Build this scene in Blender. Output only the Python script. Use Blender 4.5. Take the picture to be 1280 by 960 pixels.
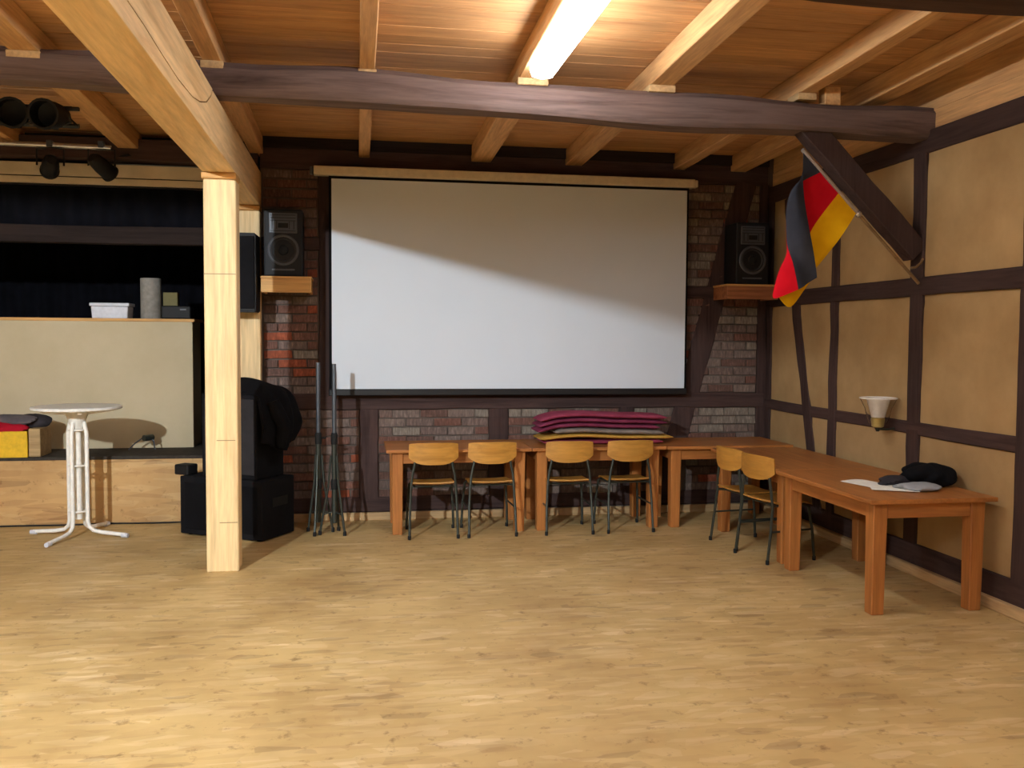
import bpy, bmesh, math, random
from mathutils import Vector, Matrix
random.seed(7)
for o in list(bpy.data.objects): bpy.data.objects.remove(o)
SC = bpy.context.scene; COL = SC.collection
R = math.radians
# ------------------------------------------------------------------ camera, world, exposure
cd = bpy.data.cameras.new('camera'); cam = bpy.data.objects.new('camera', cd); COL.objects.link(cam)
cd.sensor_width = 36; cd.lens = 36*1150/1280; cd.clip_start = .05; cd.clip_end = 100
_y, _p, _r = R(9.57), R(2.88), R(.386)
Fv = Vector((math.sin(_y)*math.cos(_p), math.cos(_y)*math.cos(_p), -math.sin(_p)))
R0 = Vector((math.cos(_y), -math.sin(_y), 0)); U0 = R0.cross(Fv)
Rv = R0*math.cos(_r)+U0*math.sin(_r); Uv = U0*math.cos(_r)-R0*math.sin(_r)
mw = Matrix((Rv, Uv, -Fv)).transposed().to_4x4(); mw.translation = (0, 0, 1.75)
cam.matrix_world = mw; SC.camera = cam
w = bpy.data.worlds.new('world'); SC.world = w; w.use_nodes = True
w.node_tree.nodes['Background'].inputs[0].default_value = (.01, .01, .012, 1)
w.node_tree.nodes['Background'].inputs[1].default_value = .2
vs = SC.view_settings; vs.view_transform = 'Standard'; vs.look = 'None'; vs.gamma = 1; vs.use_curve_mapping = False
vs.exposure = 0.66
FLOOD = 8000.0         # radiance of the floodlight panel behind the viewer on the left
LAMP = 31.0            # radiance of the fluorescent diffusers
LAMPCOL = (.95, .98, 1.0)
# ------------------------------------------------------------------ materials
def lin(c): return tuple(((v/255)/12.92 if v/255 <= .04045 else ((v/255+.055)/1.055)**2.4) for v in c)+(1,)
def newmat(name, rough=.6, metal=0, spec=.4):
    m = bpy.data.materials.new(name); m.use_nodes = True
    b = m.node_tree.nodes['Principled BSDF']
    b.inputs['Roughness'].default_value = rough; b.inputs['Metallic'].default_value = metal
    b.inputs['Specular IOR Level'].default_value = spec
    return m, m.node_tree, b
def nd(nt, t, **kw):
    n = nt.nodes.new(t)
    for k, v in kw.items():
        if k in n.inputs.keys() if isinstance(k, str) else False: n.inputs[k].default_value = v
        else: setattr(n, k, v)
    return n
def coords(nt, scale=(1,1,1), rnd=True):
    tc = nt.nodes.new('ShaderNodeTexCoord'); mp = nt.nodes.new('ShaderNodeMapping')
    mp.inputs['Scale'].default_value = scale
    nt.links.new(tc.outputs['Object'], mp.inputs['Vector'])
    if rnd:
        oi = nt.nodes.new('ShaderNodeObjectInfo'); mul = nt.nodes.new('ShaderNodeVectorMath'); mul.operation = 'SCALE'
        mul.inputs[0].default_value = (13.1, 7.7, 9.3); nt.links.new(oi.outputs['Random'], mul.inputs['Scale'])
        nt.links.new(mul.outputs[0], mp.inputs['Location'])
    return mp.outputs[0]
def ramp(nt, fac, stops):
    r = nt.nodes.new('ShaderNodeValToRGB'); e = r.color_ramp.elements
    while len(e) < len(stops): e.new(.5)
    for i, (p, c) in enumerate(stops): e[i].position = p; e[i].color = lin(c)
    nt.links.new(fac, r.inputs[0]); return r.outputs[0]
def bump(nt, b, h, s, d=.01):
    n = nt.nodes.new('ShaderNodeBump'); n.inputs['Strength'].default_value = s; n.inputs['Distance'].default_value = d
    nt.links.new(h, n.inputs['Height']); nt.links.new(n.outputs[0], b.inputs['Normal'])
def noise(nt, v, sc, det=4, ro=.6, dist=0):
    n = nt.nodes.new('ShaderNodeTexNoise'); n.inputs['Scale'].default_value = sc; n.inputs['Detail'].default_value = det
    n.inputs['Roughness'].default_value = ro; n.inputs['Distortion'].default_value = dist
    nt.links.new(v, n.inputs['Vector']); return n.outputs['Fac']
def mixc(nt, a, b, fac, mode='MIX'):
    m = nt.nodes.new('ShaderNodeMix'); m.data_type = 'RGBA'; m.blend_type = mode
    if hasattr(fac, 'links'): nt.links.new(fac, m.inputs[0])
    else: m.inputs[0].default_value = fac
    for i, s in ((6, a), (7, b)):
        if hasattr(s, 'links'): nt.links.new(s, m.inputs[i])
        else: m.inputs[i].default_value = s
    return m.outputs[2]
def randval(nt, lo, hi):
    oi = nt.nodes.new('ShaderNodeObjectInfo'); mr = nt.nodes.new('ShaderNodeMapRange')
    mr.inputs[3].default_value = lo; mr.inputs[4].default_value = hi
    nt.links.new(oi.outputs['Random'], mr.inputs[0]); return mr.outputs[0]
def hsv(nt, col, v):
    h = nt.nodes.new('ShaderNodeHueSaturation'); nt.links.new(col, h.inputs['Color'])
    if hasattr(v, 'links'): nt.links.new(v, h.inputs['Value'])
    else: h.inputs['Value'].default_value = v
    return h.outputs[0]
def wood(name, c1, c2, axis, sc=7, rough=.55, var=.12, bmp=.15, spec=.3):
    m, nt, b = newmat(name, rough, 0, spec)
    s = [1, 1, 1]; s['xyz'.index(axis)] = .07
    v = coords(nt, s)
    f = noise(nt, v, sc*2.2, 6, .65, .6)
    g = noise(nt, v, sc*9, 3, .6)
    c = ramp(nt, f, [(.28, c2), (.5, c1), (.72, tuple(min(255, x*1.06) for x in c1))])
    c = mixc(nt, c, ramp(nt, g, [(.3, (150,150,150)), (.65, (255,255,255))]), .35, 'MULTIPLY')
    c = hsv(nt, c, randval(nt, 1-var, 1+var))
    nt.links.new(c, b.inputs['Base Color']); bump(nt, b, f, bmp, .004); return m
def plain(name, c, rough=.5, metal=0, spec=.4, mott=.0, sc=20):
    m, nt, b = newmat(name, rough, metal, spec)
    v = coords(nt); f = noise(nt, v, sc, 4)
    d = mott if mott else .04
    col = ramp(nt, f, [(.3, tuple(x*(1-d) for x in c)), (.7, tuple(min(255, x*(1+d)) for x in c))])
    nt.links.new(col, b.inputs['Base Color']); return m
def fabric(name, c, c2=None, sc=60, rough=.95):
    m, nt, b = newmat(name, rough, 0, .15)
    v = coords(nt); f = noise(nt, v, sc, 3); g = noise(nt, v, 5, 3)
    col = ramp(nt, g, [(.3, c2 or tuple(x*.8 for x in c)), (.65, c)])
    nt.links.new(col, b.inputs['Base Color']); bump(nt, b, f, .3, .003); return m

M = {}
M['ceil'] = wood('ceiling_board_pine', (196,148,100), (170,120,77), 'x', 6, .6, .10)
M['rafter'] = wood('rafter_spruce', (214,168,116), (186,136,88), 'y', 6, .6, .08)
M['spruceY'] = wood('new_spruce_beam', (238,204,152), (220,178,120), 'y', 4, .55, .03, .08)
M['spruceZ'] = wood('new_spruce_post', (238,208,156), (222,184,130), 'z', 4, .55, .03, .08)
M['spruceX'] = wood('new_spruce_shelf', (216,166,100), (190,136,76), 'x', 4, .55, .05, .08)
M['shelfdark'] = wood('reddish_shelf_wood', (168,108,70), (120,66,44), 'x', 5, .6, .1, .1)
M['old'] = {a: wood('old_dark_timber_'+a, (74,57,54), (50,37,36), a, 5, .8, .12, .5, .15) for a in 'xyz'}
M['header'] = wood('dark_beam_wood', (50,41,39), (38,31,30), 'x', 5, .85, .03, .3, .1)  # darker brown than the old timber, for header beam and infill board
M['tie'] = wood('weathered_tie_beam_wood', (116,98,94), (74,59,57), 'x', 5, .8, .03, .7, .15)
M['table'] = {a: wood('honey_pine_'+a, (180,116,60), (152,88,42), a, 5, .4, .06, .06, .4) for a in 'xyz'}
M['ply'] = wood('beech_plywood', (192,138,62), (172,116,44), 'x', 4, .4, .08, .03, .4)
M['bare'] = wood('bare_lath_wood', (196,164,120), (166,130,88), 'x', 5, .7, .05)
M['barey'] = wood('bare_lath_wood_y', (206,174,128), (176,140,96), 'y', 5, .7, .05)
# OSB floor
def osb(name, base, dark, light, sc=1.0, rough=.5, spec=.35):
    m, nt, b = newmat(name, rough, 0, spec)
    cs = []
    for i, (rz, st) in enumerate(((.2, (5, 22, 8)), (1.1, (5, 24, 8)), (-.7, (6, 20, 8)))):
        tc = nt.nodes.new('ShaderNodeTexCoord'); mp = nt.nodes.new('ShaderNodeMapping')
        mp.inputs['Rotation'].default_value = (0, 0, rz) if 'floor' in name else (0, rz*.25, 0); mp.inputs['Scale'].default_value = tuple(x*sc for x in (st if 'floor' in name else (5, 9, 30)))
        nt.links.new(tc.outputs['Object'], mp.inputs[0])
        vo = nt.nodes.new('ShaderNodeTexVoronoi'); vo.inputs['Scale'].default_value = 1.0; nt.links.new(mp.outputs[0], vo.inputs['Vector'])
        sx = nt.nodes.new('ShaderNodeSeparateColor'); nt.links.new(vo.outputs['Color'], sx.inputs[0]); cs.append((sx.outputs[0], sx.outputs[1]))
    c = ramp(nt, cs[0][0], [(0, dark), (.25, base), (.8, base), (1, light)])
    c2 = ramp(nt, cs[1][0], [(0, dark), (.2, base), (.85, base), (1, light)])
    c3 = ramp(nt, cs[2][0], [(0, tuple(x*.8 for x in dark)), (.1, base), (.9, base), (1, light)])
    c = mixc(nt, c, c2, .5); c = mixc(nt, c, c3, .4)
    v = coords(nt, (1,1,1), False)
    blot = noise(nt, v, 1.3, 4, .6)
    c = mixc(nt, c, ramp(nt, blot, [(.3, (214,206,196)), (.65, (255,255,255))]), .9, 'MULTIPLY')
    sp = noise(nt, v, 11, 5, .7)
    c = mixc(nt, c, ramp(nt, sp, [(.30, (140,112,84)), (.42, (255,255,255))]), .6, 'MULTIPLY')
    nt.links.new(c, b.inputs['Base Color']); bump(nt, b, cs[0][1], .12, .002); return m
M['floor'] = osb('osb_floor_boards', (205,176,120), (176,142,96), (234,212,168))
M['osbfront'] = osb('osb_front_sheet', (206,166,110), (158,112,66), (226,194,142), .7)
def plaster(name, c, c2):
    m, nt, b = newmat(name, .9, 0, .1); v = coords(nt)
    f = noise(nt, v, 2.2, 5, .6); g = noise(nt, v, 60, 3)
    col = ramp(nt, f, [(.3, c2), (.68, c)]); nt.links.new(col, b.inputs['Base Color']); bump(nt, b, g, .25, .004); return m
M['clay'] = plaster('clay_plaster', (184,154,110), (162,132,92))
M['cream'] = plaster('cream_plaster', (206,190,160), (190,172,140))
M['mortar'] = plaster('lime_mortar', (112,100,92), (88,77,71))
M['panel'] = plaster('white_counter_panel', (204,190,160), (194,180,148))
BR = []
for i, (c, c2) in enumerate((((113,96,89),(89,75,70)),((113,82,72),(91,63,55)),((122,106,98),(98,86,80)),((104,80,72),(80,61,55)),((142,79,58),(118,65,49)),((132,122,111),(104,94,87)))):
    m, nt, b = newmat('brick_clay_%d' % i, .9, 0, .1); v = coords(nt)
    f = noise(nt, v, 14, 5, .65); g = noise(nt, v, 50, 3)
    col = ramp(nt, f, [(.3, c2), (.55, c), (.72, tuple(min(255, x*1.25) for x in c))])
    nt.links.new(col, b.inputs['Base Color']); bump(nt, b, g, .5, .005); BR.append(m)
M['screen'] = plain('projection_fabric', (208,216,226), .9, 0, .1, .004, 3)
M['blackfab'] = fabric('black_border_fabric', (14,14,16))
M['casing'] = plain('ivory_metal', (206,194,168), .45, 0, .4)
M['blackmetal'] = plain('black_powder_coat', (20,20,23), .45, 0, .4)
M['spk'] = plain('black_speaker_shell', (21,21,24), .6, 0, .3)
M['grey'] = plain('grey_speaker_trim', (74,76,82), .4, .2, .5)
M['cone'] = plain('dark_speaker_cone', (44,45,48), .6, 0, .3)
M['carpet'] = fabric('black_cabinet_felt', (24,24,28), (17,17,20), 90)
M['carpetgrey'] = fabric('charcoal_grille_cloth', (52,50,52), (42,40,42), 90)
M['jacket'] = fabric('black_jacket_cloth', (16,16,20), (10,10,13), 40)
M['curtain'] = fabric('black_stage_curtain', (17,17,24), (9,9,14), 30)
M['stagewall'] = plain('black_stage_wall', (22,22,30), .9)
M['stagefloor'] = plain('dark_stage_floor', (62,56,50), .8, 0, .2, .15)
M['white'] = plain('white_lacquer', (244,242,236), .35, 0, .5)
M['whiteplastic'] = plain('white_plastic', (214,216,226), .4, 0, .5)
M['beige'] = plain('ivory_board', (206,192,166), .7, 0, .2, .05, 4)
M['frame'] = plain('dark_green_grey_steel', (62,66,60), .4, .5, .5)
M['stand'] = plain('grey_stand_tube', (92,98,106), .35, .6, .5)
M['chrome'] = plain('bright_steel', (200,200,205), .25, .9, .5)
M['rubber'] = plain('black_rubber', (18,18,18), .8)
M['maroon'] = fabric('maroon_cushion_cloth', (160,68,92), (128,48,70))
M['maroon2'] = fabric('dark_maroon_cushion_cloth', (144,62,90), (112,42,66))
M['greycush'] = fabric('grey_cushion_cloth', (150,138,128), (118,106,100))
M['yellowcush'] = fabric('ochre_cushion_cloth', (216,168,78), (186,138,58))
M['fblack'] = fabric('flag_black', (54,57,68)); M['fred'] = fabric('flag_red', (206,16,36), (190,10,30)); M['fgold'] = fabric('flag_gold', (242,188,20), (228,168,10))  # flag black lifted to grey-blue, cloth sheen put into its base colour
M['pole'] = plain('silver_flag_pole', (176,166,160), .35, .5, .5)
M['polebrown'] = wood('varnished_pole_wood', (150,120,84), (120,92,62), 'x', 8, .4)
M['yellow'] = plain('yellow_crate_plastic', (226,182,36), .5, 0, .3, .06)
M['crate'] = wood('pale_crate_board', (196,164,116), (170,136,90), 'x', 5)
M['redcloth'] = fabric('red_cloth', (178,26,46), (140,16,32)); M['greycloth'] = fabric('grey_cloth', (112,104,106), (82,76,80)); M['darkcloth'] = fabric('dark_grey_cloth', (62,58,62), (40,38,42))
M['paper'] = plain('white_paper', (248,244,234), .8, 0, .2)
M['greybag'] = plain('pale_grey_nylon', (150,154,160), .6, 0, .3)
M['brass'] = plain('pale_brass', (206,188,120), .35, .6, .5)
M['opal'] = plain('opal_white_glass', (244,240,232), .2, 0, .6)
M['cardboard'] = plain('grey_paper_roll', (150,144,136), .7, 0, .2, .08)
M['olive'] = plain('olive_carton', (120,112,70), .7)
M['cable'] = plain('black_cable', (28,24,22), .6)
gm, nt, b = newmat('clear_glass', .03, 0, .5); b.inputs['Transmission Weight'].default_value = 1; b.inputs['Base Color'].default_value = (.97,.98,.98,1); b.inputs['IOR'].default_value = 1.12
M['glass'] = gm
lm, nt, b = newmat('lit_diffuser', .5); b.inputs['Emission Color'].default_value = LAMPCOL+(1,); b.inputs['Emission Strength'].default_value = LAMP
b.inputs['Base Color'].default_value = (.9,.9,.9,1); M['lit'] = lm
fm, nt, b = newmat('lit_flood_panel', .5); b.inputs['Emission Color'].default_value = (.86,.95,1,1); b.inputs['Emission Strength'].default_value = FLOOD; M['flood'] = fm
# ------------------------------------------------------------------ mesh helpers
class MB:
    def __init__(s): s.bm = bmesh.new()
    def box(s, x0, x1, y0, y1, z0, z1, bev=0, mat=None, seg=1):
        vs_ = [s.bm.verts.new(p) for p in ((x0,y0,z0),(x1,y0,z0),(x1,y1,z0),(x0,y1,z0),(x0,y0,z1),(x1,y0,z1),(x1,y1,z1),(x0,y1,z1))]
        fs = [s.bm.faces.new([vs_[i] for i in f]) for f in ((3,2,1,0),(4,5,6,7),(0,1,5,4),(1,2,6,5),(2,3,7,6),(3,0,4,7))]
        if bev:
            es = list({e for f in fs for e in f.edges})
            r = bmesh.ops.bevel(s.bm, geom=es, offset=bev, segments=seg, affect='EDGES', profile=.6)
            vs_ = list({v for f in r['faces'] for v in f.verts} | {v for v in vs_ if v.is_valid})
        if mat is not None:
            for v in vs_: v.co = mat @ v.co
        return s
    def bar(s, p0, p1, w, h, up=(0,0,1), bev=.006, n=1, jit=0, rnd=None):
        """square timber between two points; w across, h along up"""
        p0, p1, up = Vector(p0), Vector(p1), Vector(up)
        d = (p1-p0).normalized(); sx = d.cross(up).normalized(); u = sx.cross(d).normalized()
        rings = []; rnd = rnd or random
        c = bev
        prof = [(-w/2+c,-h/2),(w/2-c,-h/2),(w/2,-h/2+c),(w/2,h/2-c),(w/2-c,h/2),(-w/2+c,h/2),(-w/2,h/2-c),(-w/2,-h/2+c)]
        for i in range(n+1):
            t = i/n; c0 = p0.lerp(p1, t); ring = []
            j = [rnd.uniform(-jit, jit) for _ in range(4)]
            for a, b_ in prof:
                aa = a + (j[0] if a < 0 else j[1]); bb = b_ + (j[2] if b_ < 0 else j[3])
                ring.append(s.bm.verts.new(c0+sx*aa+u*bb))
            rings.append(ring)
        for i in range(n):
            for k in range(8):
                s.bm.faces.new((rings[i][k], rings[i][(k+1)%8], rings[i+1][(k+1)%8], rings[i+1][k]))
        s.bm.faces.new(rings[0][::-1]); s.bm.faces.new(rings[-1]); return s
    def tube(s, pts, r, n=8, cap=True, closed=False):
        pts = [Vector(p) for p in pts]; rings = []; L = len(pts)
        ref = None
        for i, p in enumerate(pts):
            if closed: d = (pts[(i+1)%L]-pts[i-1]).normalized()
            else: d = (pts[min(i+1,L-1)]-pts[max(i-1,0)]).normalized()
            if ref is None: ref = Vector((0,0,1)) if abs(d.z) < .9 else Vector((1,0,0))
            a = d.cross(ref).normalized(); b_ = a.cross(d).normalized(); ref = b_
            rr = r[i] if isinstance(r, (list, tuple)) else r
            rings.append([s.bm.verts.new(p+a*math.cos(2*math.pi*k/n)*rr+b_*math.sin(2*math.pi*k/n)*rr) for k in range(n)])
        m = L if closed else L-1
        for i in range(m):
            A, B = rings[i], rings[(i+1)%L]
            for k in range(n): s.bm.faces.new((A[k], A[(k+1)%n], B[(k+1)%n], B[k]))
        if cap and not closed: s.bm.faces.new(rings[0][::-1]); s.bm.faces.new(rings[-1])
        return s
    def lathe(s, prof, n=24, c=(0,0,0), mat=None, closed=False):
        rings = []
        for r, z in prof:
            ring = []
            for k in range(n):
                p = Vector((r*math.cos(2*math.pi*k/n), r*math.sin(2*math.pi*k/n), z))
                if mat is not None: p = mat @ p
                ring.append(s.bm.verts.new(p+Vector(c)))
            rings.append(ring)
        for i in range(len(rings)-1 + (1 if closed else 0)):
            A, B = rings[i], rings[(i+1) % len(rings)]
            for k in range(n): s.bm.faces.new((A[k], A[(k+1)%n], B[(k+1)%n], B[k]))
        if not closed:
            s.bm.faces.new(rings[0][::-1]); s.bm.faces.new(rings[-1])
        return s
    def prism(s, poly, x0, x1, axis='x'):
        """extrude a 2D polygon along an axis; axis x: poly=(y,z); y: (x,z); z: (x,y)"""
        def P(a, b_, t): return {'x': (t,a,b_), 'y': (a,t,b_), 'z': (a,b_,t)}[axis]
        A = [s.bm.verts.new(P(a, b_, x0)) for a, b_ in poly]; B = [s.bm.verts.new(P(a, b_, x1)) for a, b_ in poly]
        n = len(A); s.bm.faces.new(A); s.bm.faces.new(B[::-1])
        for k in range(n): s.bm.faces.new((A[k], B[k], B[(k+1)%n], A[(k+1)%n]))
        return s
    def grid(s, fn, nu, nv, thick=0):
        """sheet from fn(u,v)->point; thick>0 gives a closed slab along the normal"""
        P = [[Vector(fn(i/nu, j/nv)) for j in range(nv+1)] for i in range(nu+1)]
        def build(off):
            V = []
            for i in range(nu+1):
                row = []
                for j in range(nv+1):
                    a = P[min(i+1,nu)][j]-P[max(i-1,0)][j]; b_ = P[i][min(j+1,nv)]-P[i][max(j-1,0)]
                    n = a.cross(b_); n = n.normalized() if n.length > 1e-9 else Vector((0,0,1))
                    row.append(s.bm.verts.new(P[i][j]+n*off))
                V.append(row)
            return V
        A = build(thick/2); B = build(-thick/2) if thick else None; F = []
        for i in range(nu):
            for j in range(nv):
                F.append(((i+.5)/nu, (j+.5)/nv, s.bm.faces.new((A[i][j], A[i+1][j], A[i+1][j+1], A[i][j+1]))))
                if B: F.append(((i+.5)/nu, (j+.5)/nv, s.bm.faces.new((B[i][j+1], B[i+1][j+1], B[i+1][j], B[i][j]))))
        if B:
            for i in range(nu):
                for jj in (0, nv): F.append(((i+.5)/nu, jj/nv, s.bm.faces.new((A[i][jj], A[i+1][jj], B[i+1][jj], B[i][jj]))))
            for j in range(nv):
                for ii in (0, nu): F.append((ii/nu, (j+.5)/nv, s.bm.faces.new((A[ii][j], A[ii][j+1], B[ii][j+1], B[ii][j]))))
        s.F = F; return s
    def build(s, name, mat, parent=None, smooth=False, loc=None, rot=None):
        bmesh.ops.recalc_face_normals(s.bm, faces=s.bm.faces)
        me = bpy.data.meshes.new(name)
        if smooth:
            for f in s.bm.faces: f.smooth = True
        s.bm.to_mesh(me); s.bm.free()
        for m_ in (mat if isinstance(mat, (list, tuple)) else [mat]): me.materials.append(m_)
        if smooth and hasattr(me, 'set_sharp_from_angle'): me.set_sharp_from_angle(angle=R(40))
        o = bpy.data.objects.new(name, me); COL.objects.link(o)
        if parent: o.parent = parent
        if loc: o.location = loc
        if rot: o.rotation_euler = rot
        return o
def empty(name, loc=(0,0,0), rz=0):
    o = bpy.data.objects.new(name, None); COL.objects.link(o); o.location = loc; o.rotation_euler = (0,0,rz); o.empty_display_size = .1; return o
def tag(o, label, cat, group=None):
    o['label'] = label; o['category'] = cat
    if group: o['group'] = group
    return o
def structure(o): o['kind'] = 'structure'; return o
def children(o): return [c for c in bpy.data.objects if c.parent == o]
def copy_tree(o, parent=None):
    c = o.copy(); COL.objects.link(c)
    if parent: c.parent = parent
    for ch in children(o): copy_tree(ch, c)
    return c
def spline(P, t):
    n = len(P)-1; x = min(max(t, 0), 1)*n; i = min(int(x), n-1); f = x-i
    a, b_, c, d = (Vector(P[max(i-1,0)]), Vector(P[i]), Vector(P[i+1]), Vector(P[min(i+2,n)]))
    return .5*((2*b_)+(c-a)*f+(2*a-5*b_+4*c-d)*f*f+(3*b_-a-3*c+d)*f**3)
# ------------------------------------------------------------------ room shell
XL, XR, YF, YB = -7.0, 4.14, -6.0, 8.86
floor = structure(MB().box(XL-.2, XR+.3, YF-.2, 12.2, -.1, 0).build('floor', M['floor']))
def rz_(y): return 3.5-.028*(y-6.3)          # underside of the rafters
# ceiling: boards on rafters
ceil = structure(MB().box(XL-.2, XR+.35, YF-.2, 12.2, 4.05, 4.1).build('ceiling', M['ceil']))
RH = .15
y = YF; k = 0
while y < 9.0:
    wd = .165 if y > 2.5 else .5
    y1 = min(y+wd, 9.05)
    for (a, b_) in ((XL-.2, -2.0), (-2.0, 2.14), (2.14, XR+.35)):
        za, zb = rz_(y)+RH, rz_(y1)+RH
        lift = random.uniform(0, .004)
        mb = MB(); c = .004
        mb.prism([(y+.002, za+lift+c), (y+.002+c, za+lift), (y1-.002-c, zb+lift), (y1-.002, zb+lift+c), (y1-.002, zb+.03), (y+.002, za+.03)], a+.001, b_-.001)
        mb.build('board', M['ceil'], ceil)
    y = y1
for (x0, x1) in ((-6.1,-5.92), (-5.1,-4.92), (-4.05,-3.88), (-3.12,-2.94), (-2.12,-1.94), (-.97,-.85), (.02,.12), (1.08,1.27), (2.0,2.17), (3.1,3.22), (3.7,3.86)):
    yy0, yy1 = YF, 8.98
    mb = MB(); mb.prism([(yy0, rz_(yy0)), (yy1, rz_(yy1)), (yy1, rz_(yy1)+RH), (yy0, rz_(yy0)+RH)], x0, x1)
    bmesh.ops.bevel(mb.bm, geom=[e for e in mb.bm.edges], offset=.006, segments=1, affect='EDGES')
    mb.build('rafter', M['rafter'], ceil)
    if -3 < x0 < 3.2:
        MB().box(x0-.01, x1+.01, 6.19, 6.36, 3.455, rz_(6.3)+.002, .004).build('bearing_block', M['barey'], ceil)
for (p, q, s_) in (((3.28,6.25,3.455),(3.42,6.25,3.455),.1),):
    MB().box(3.3, 3.42, 6.2, 6.3, 3.43, 3.56, .005).build('bearing_block', M['rafter'], ceil)
# wall plate rafter on the right-hand wall
mb = MB(); mb.bar((4.24, YF, 3.36), (4.24, 8.9, 3.36), .16, .16, n=12, jit=.006); mb.build('rafter', M['rafter'], ceil)
MB().box(4.17, 4.45, YF, 9.0, 3.44, 3.75).build('eaves_board', M['rafter'], ceil)

# ---- right wall: dark timber frame with clay panels
wr = structure(MB().box(XR+.06, XR+.3, YF, 9.1, 0, 3.3).build('wall_right', M['clay']))
FX = 4.115                                                           # timber face
def rt(name, p0, p1, w_, axis, h=.10, n=10, jit=.006):
    """timber in the right wall; points are (y,z); w_ is its face width"""
    MB().bar((FX+h/2, p0[0], p0[1]), (FX+h/2, p1[0], p1[1]), w_, h, up=(1,0,0), bev=.008, n=n, jit=jit).build(name, M['old'][axis], wr)
rt('wall_plate', (YF, 3.205), (8.86, 3.205), .165, 'y', n=20)
rt('upper_rail', (YF, 2.148), (8.86, 2.148), .135, 'y', n=20)
rt('lower_rail', (YF, 1.093), (8.86, 1.093), .10, 'y', n=20)
rt('sill_beam', (YF, .15), (8.86, .15), .16, 'y', n=20)
RPOST = ((6.30, .155), (7.50, .12), (5.12, .16), (3.0, .16), (1.0, .16), (-1.5, .16), (-4, .16))
for (yy, w_) in RPOST: rt('timber_post', (yy, .07), (yy, 3.13), w_, 'z', .105, 14)
rt('timber_post', (8.79, .07), (8.79, 3.13), .10, 'z', .11, 14)
rt('timber_brace', (8.43, 3.12), (8.24, 2.15), .15, 'z', .095, 8)
rt('timber_brace', (8.24, 2.15), (7.72, .2), .15, 'z', .095, 10)
ys = sorted([p[0] for p in RPOST]+[8.79, YF])
for a, b_ in zip(ys[:-1], ys[1:]):
    for z0, z1 in ((.2, 1.06), (1.12, 2.1), (2.2, 3.14)):
        def fn(u, v, a=a, b_=b_, z0=z0, z1=z1):
            e = min(u, 1-u, v, 1-v); bul = .012*min(1, e*8)
            return (XR+.012-bul+random.uniform(-.0015, .0015), a+.04+(b_-a-.08)*u, z0+(z1-z0)*v)
        MB().grid(fn, 10, 8, .03).build('plaster_panel', M['clay'], wr, True)
structure(MB().box(4.07, 4.118, YF, 8.83, 0, .075, .006).build('baseboard_right', M['barey']))

# ---- back wall behind the screen: timber frame with brick infill
wb = structure(MB().box(-.88, XR+.06, YB+.003, YB+.3, 0, 3.62).build('wall_back', M['mortar']))
FY = 8.835
def bt(name, p0, p1, w_, axis, h=.10, n=10, jit=.006):
    MB().bar((p0[0], FY+h/2, p0[1]), (p1[0], FY+h/2, p1[1]), w_, h, up=(0,1,0), bev=.008, n=n, jit=jit).build(name, M['old'][axis], wb)
bt('wall_plate', (-.88, 3.40), (4.1, 3.40), .20, 'x', .12, 16)
MB().box(-.88, 4.1, 8.80, 8.86, 3.485, 3.66, .004).build('infill_board', M['header'], wb)
bt('middle_rail', (-.88, 1.135), (4.1, 1.135), .15, 'x', .11, 16)
bt('upper_rail', (-.88, 2.61), (-.2, 2.61), .12, 'x', .1, 4); bt('upper_rail', (3.1, 2.22), (4.1, 2.22), .12, 'x', .1, 4)
bt('sill_beam', (-.88, .15), (4.1, .15), .14, 'x', .11, 16)
for (xx, w_, z0, z1) in ((.11,.18,.2,1.07), (1.36,.19,.2,1.07), (2.65,.16,.2,1.07), (-.27,.17,1.2,3.31), (4.07,.10,.2,3.31)): bt('timber_post', (xx, z0), (xx, z1), w_, 'z', .105, 10)
bt('timber_brace', (3.02, .16), (3.87, 3.32), .225, 'z', .115, 14)
REG = [(-.86,-.36,1.2,2.55), (-.86,-.36,2.67,3.3), (-.86,.02,.21,1.06), (.2,1.265,.21,1.06), (1.455,2.57,.21,1.06), (2.73,3.15,.21,1.06), (3.28,4.02,.21,1.06), (3.24,4.02,1.21,2.16), (3.24,4.02,2.28,3.3)]
BL, BH = .265, .083
bmeshes = []
for v in range(6):
    mb = MB(); mb.box(-.5, .5, -.014, .02, -.035, .035)
    for vv in mb.bm.verts: vv.co += Vector((random.uniform(-.02,.02), random.uniform(-.004,.004), random.uniform(-.004,.004)))
    bmesh.ops.recalc_face_normals(mb.bm, faces=mb.bm.faces)
    me = bpy.data.meshes.new('brick'); mb.bm.to_mesh(me); mb.bm.free(); me.materials.append(BR[v]); bmeshes.append(me)
nb = 0
for ri, (x0, x1, z0, z1) in enumerate(REG):
    rows = int((z1-z0)/BH)
    for r_ in range(rows):
        zc = z0+(r_+.5)*(z1-z0)/rows; xx = x0-(BL/2 if r_ % 2 else 0)
        while xx < x1-.03:
            a, b_ = max(xx, x0), min(xx+BL, x1)
            if b_-a > .05:
                wts = (3,4,2,4,1,.4) if ri < 3 else (4,1.6,4,1.6,.45,2)
                o = bpy.data.objects.new('brick', random.choices(bmeshes, wts)[0])
                COL.objects.link(o); o.parent = wb; o.location = ((a+b_)/2, YB-.002+random.uniform(-.005,.004), zc)
                o.scale = (b_-a-.014, 1, 1); nb += 1
            xx += BL
print('bricks', nb)
structure(MB().box(-.88, 4.07, 8.80, 8.838, 0, .075, .006).build('baseboard_back', M['bare']))

# ---- unseen rest of the hall, so light bounces as in a closed room
structure(MB().box(XL-.2, XL, YF, 12.2, 0, 4.05).build('wall_left', M['cream']))
structure(MB().box(XL-.2, XR+.3, YF-.2, YF, 0, 4.05).build('wall_front', M['cream']))

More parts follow.
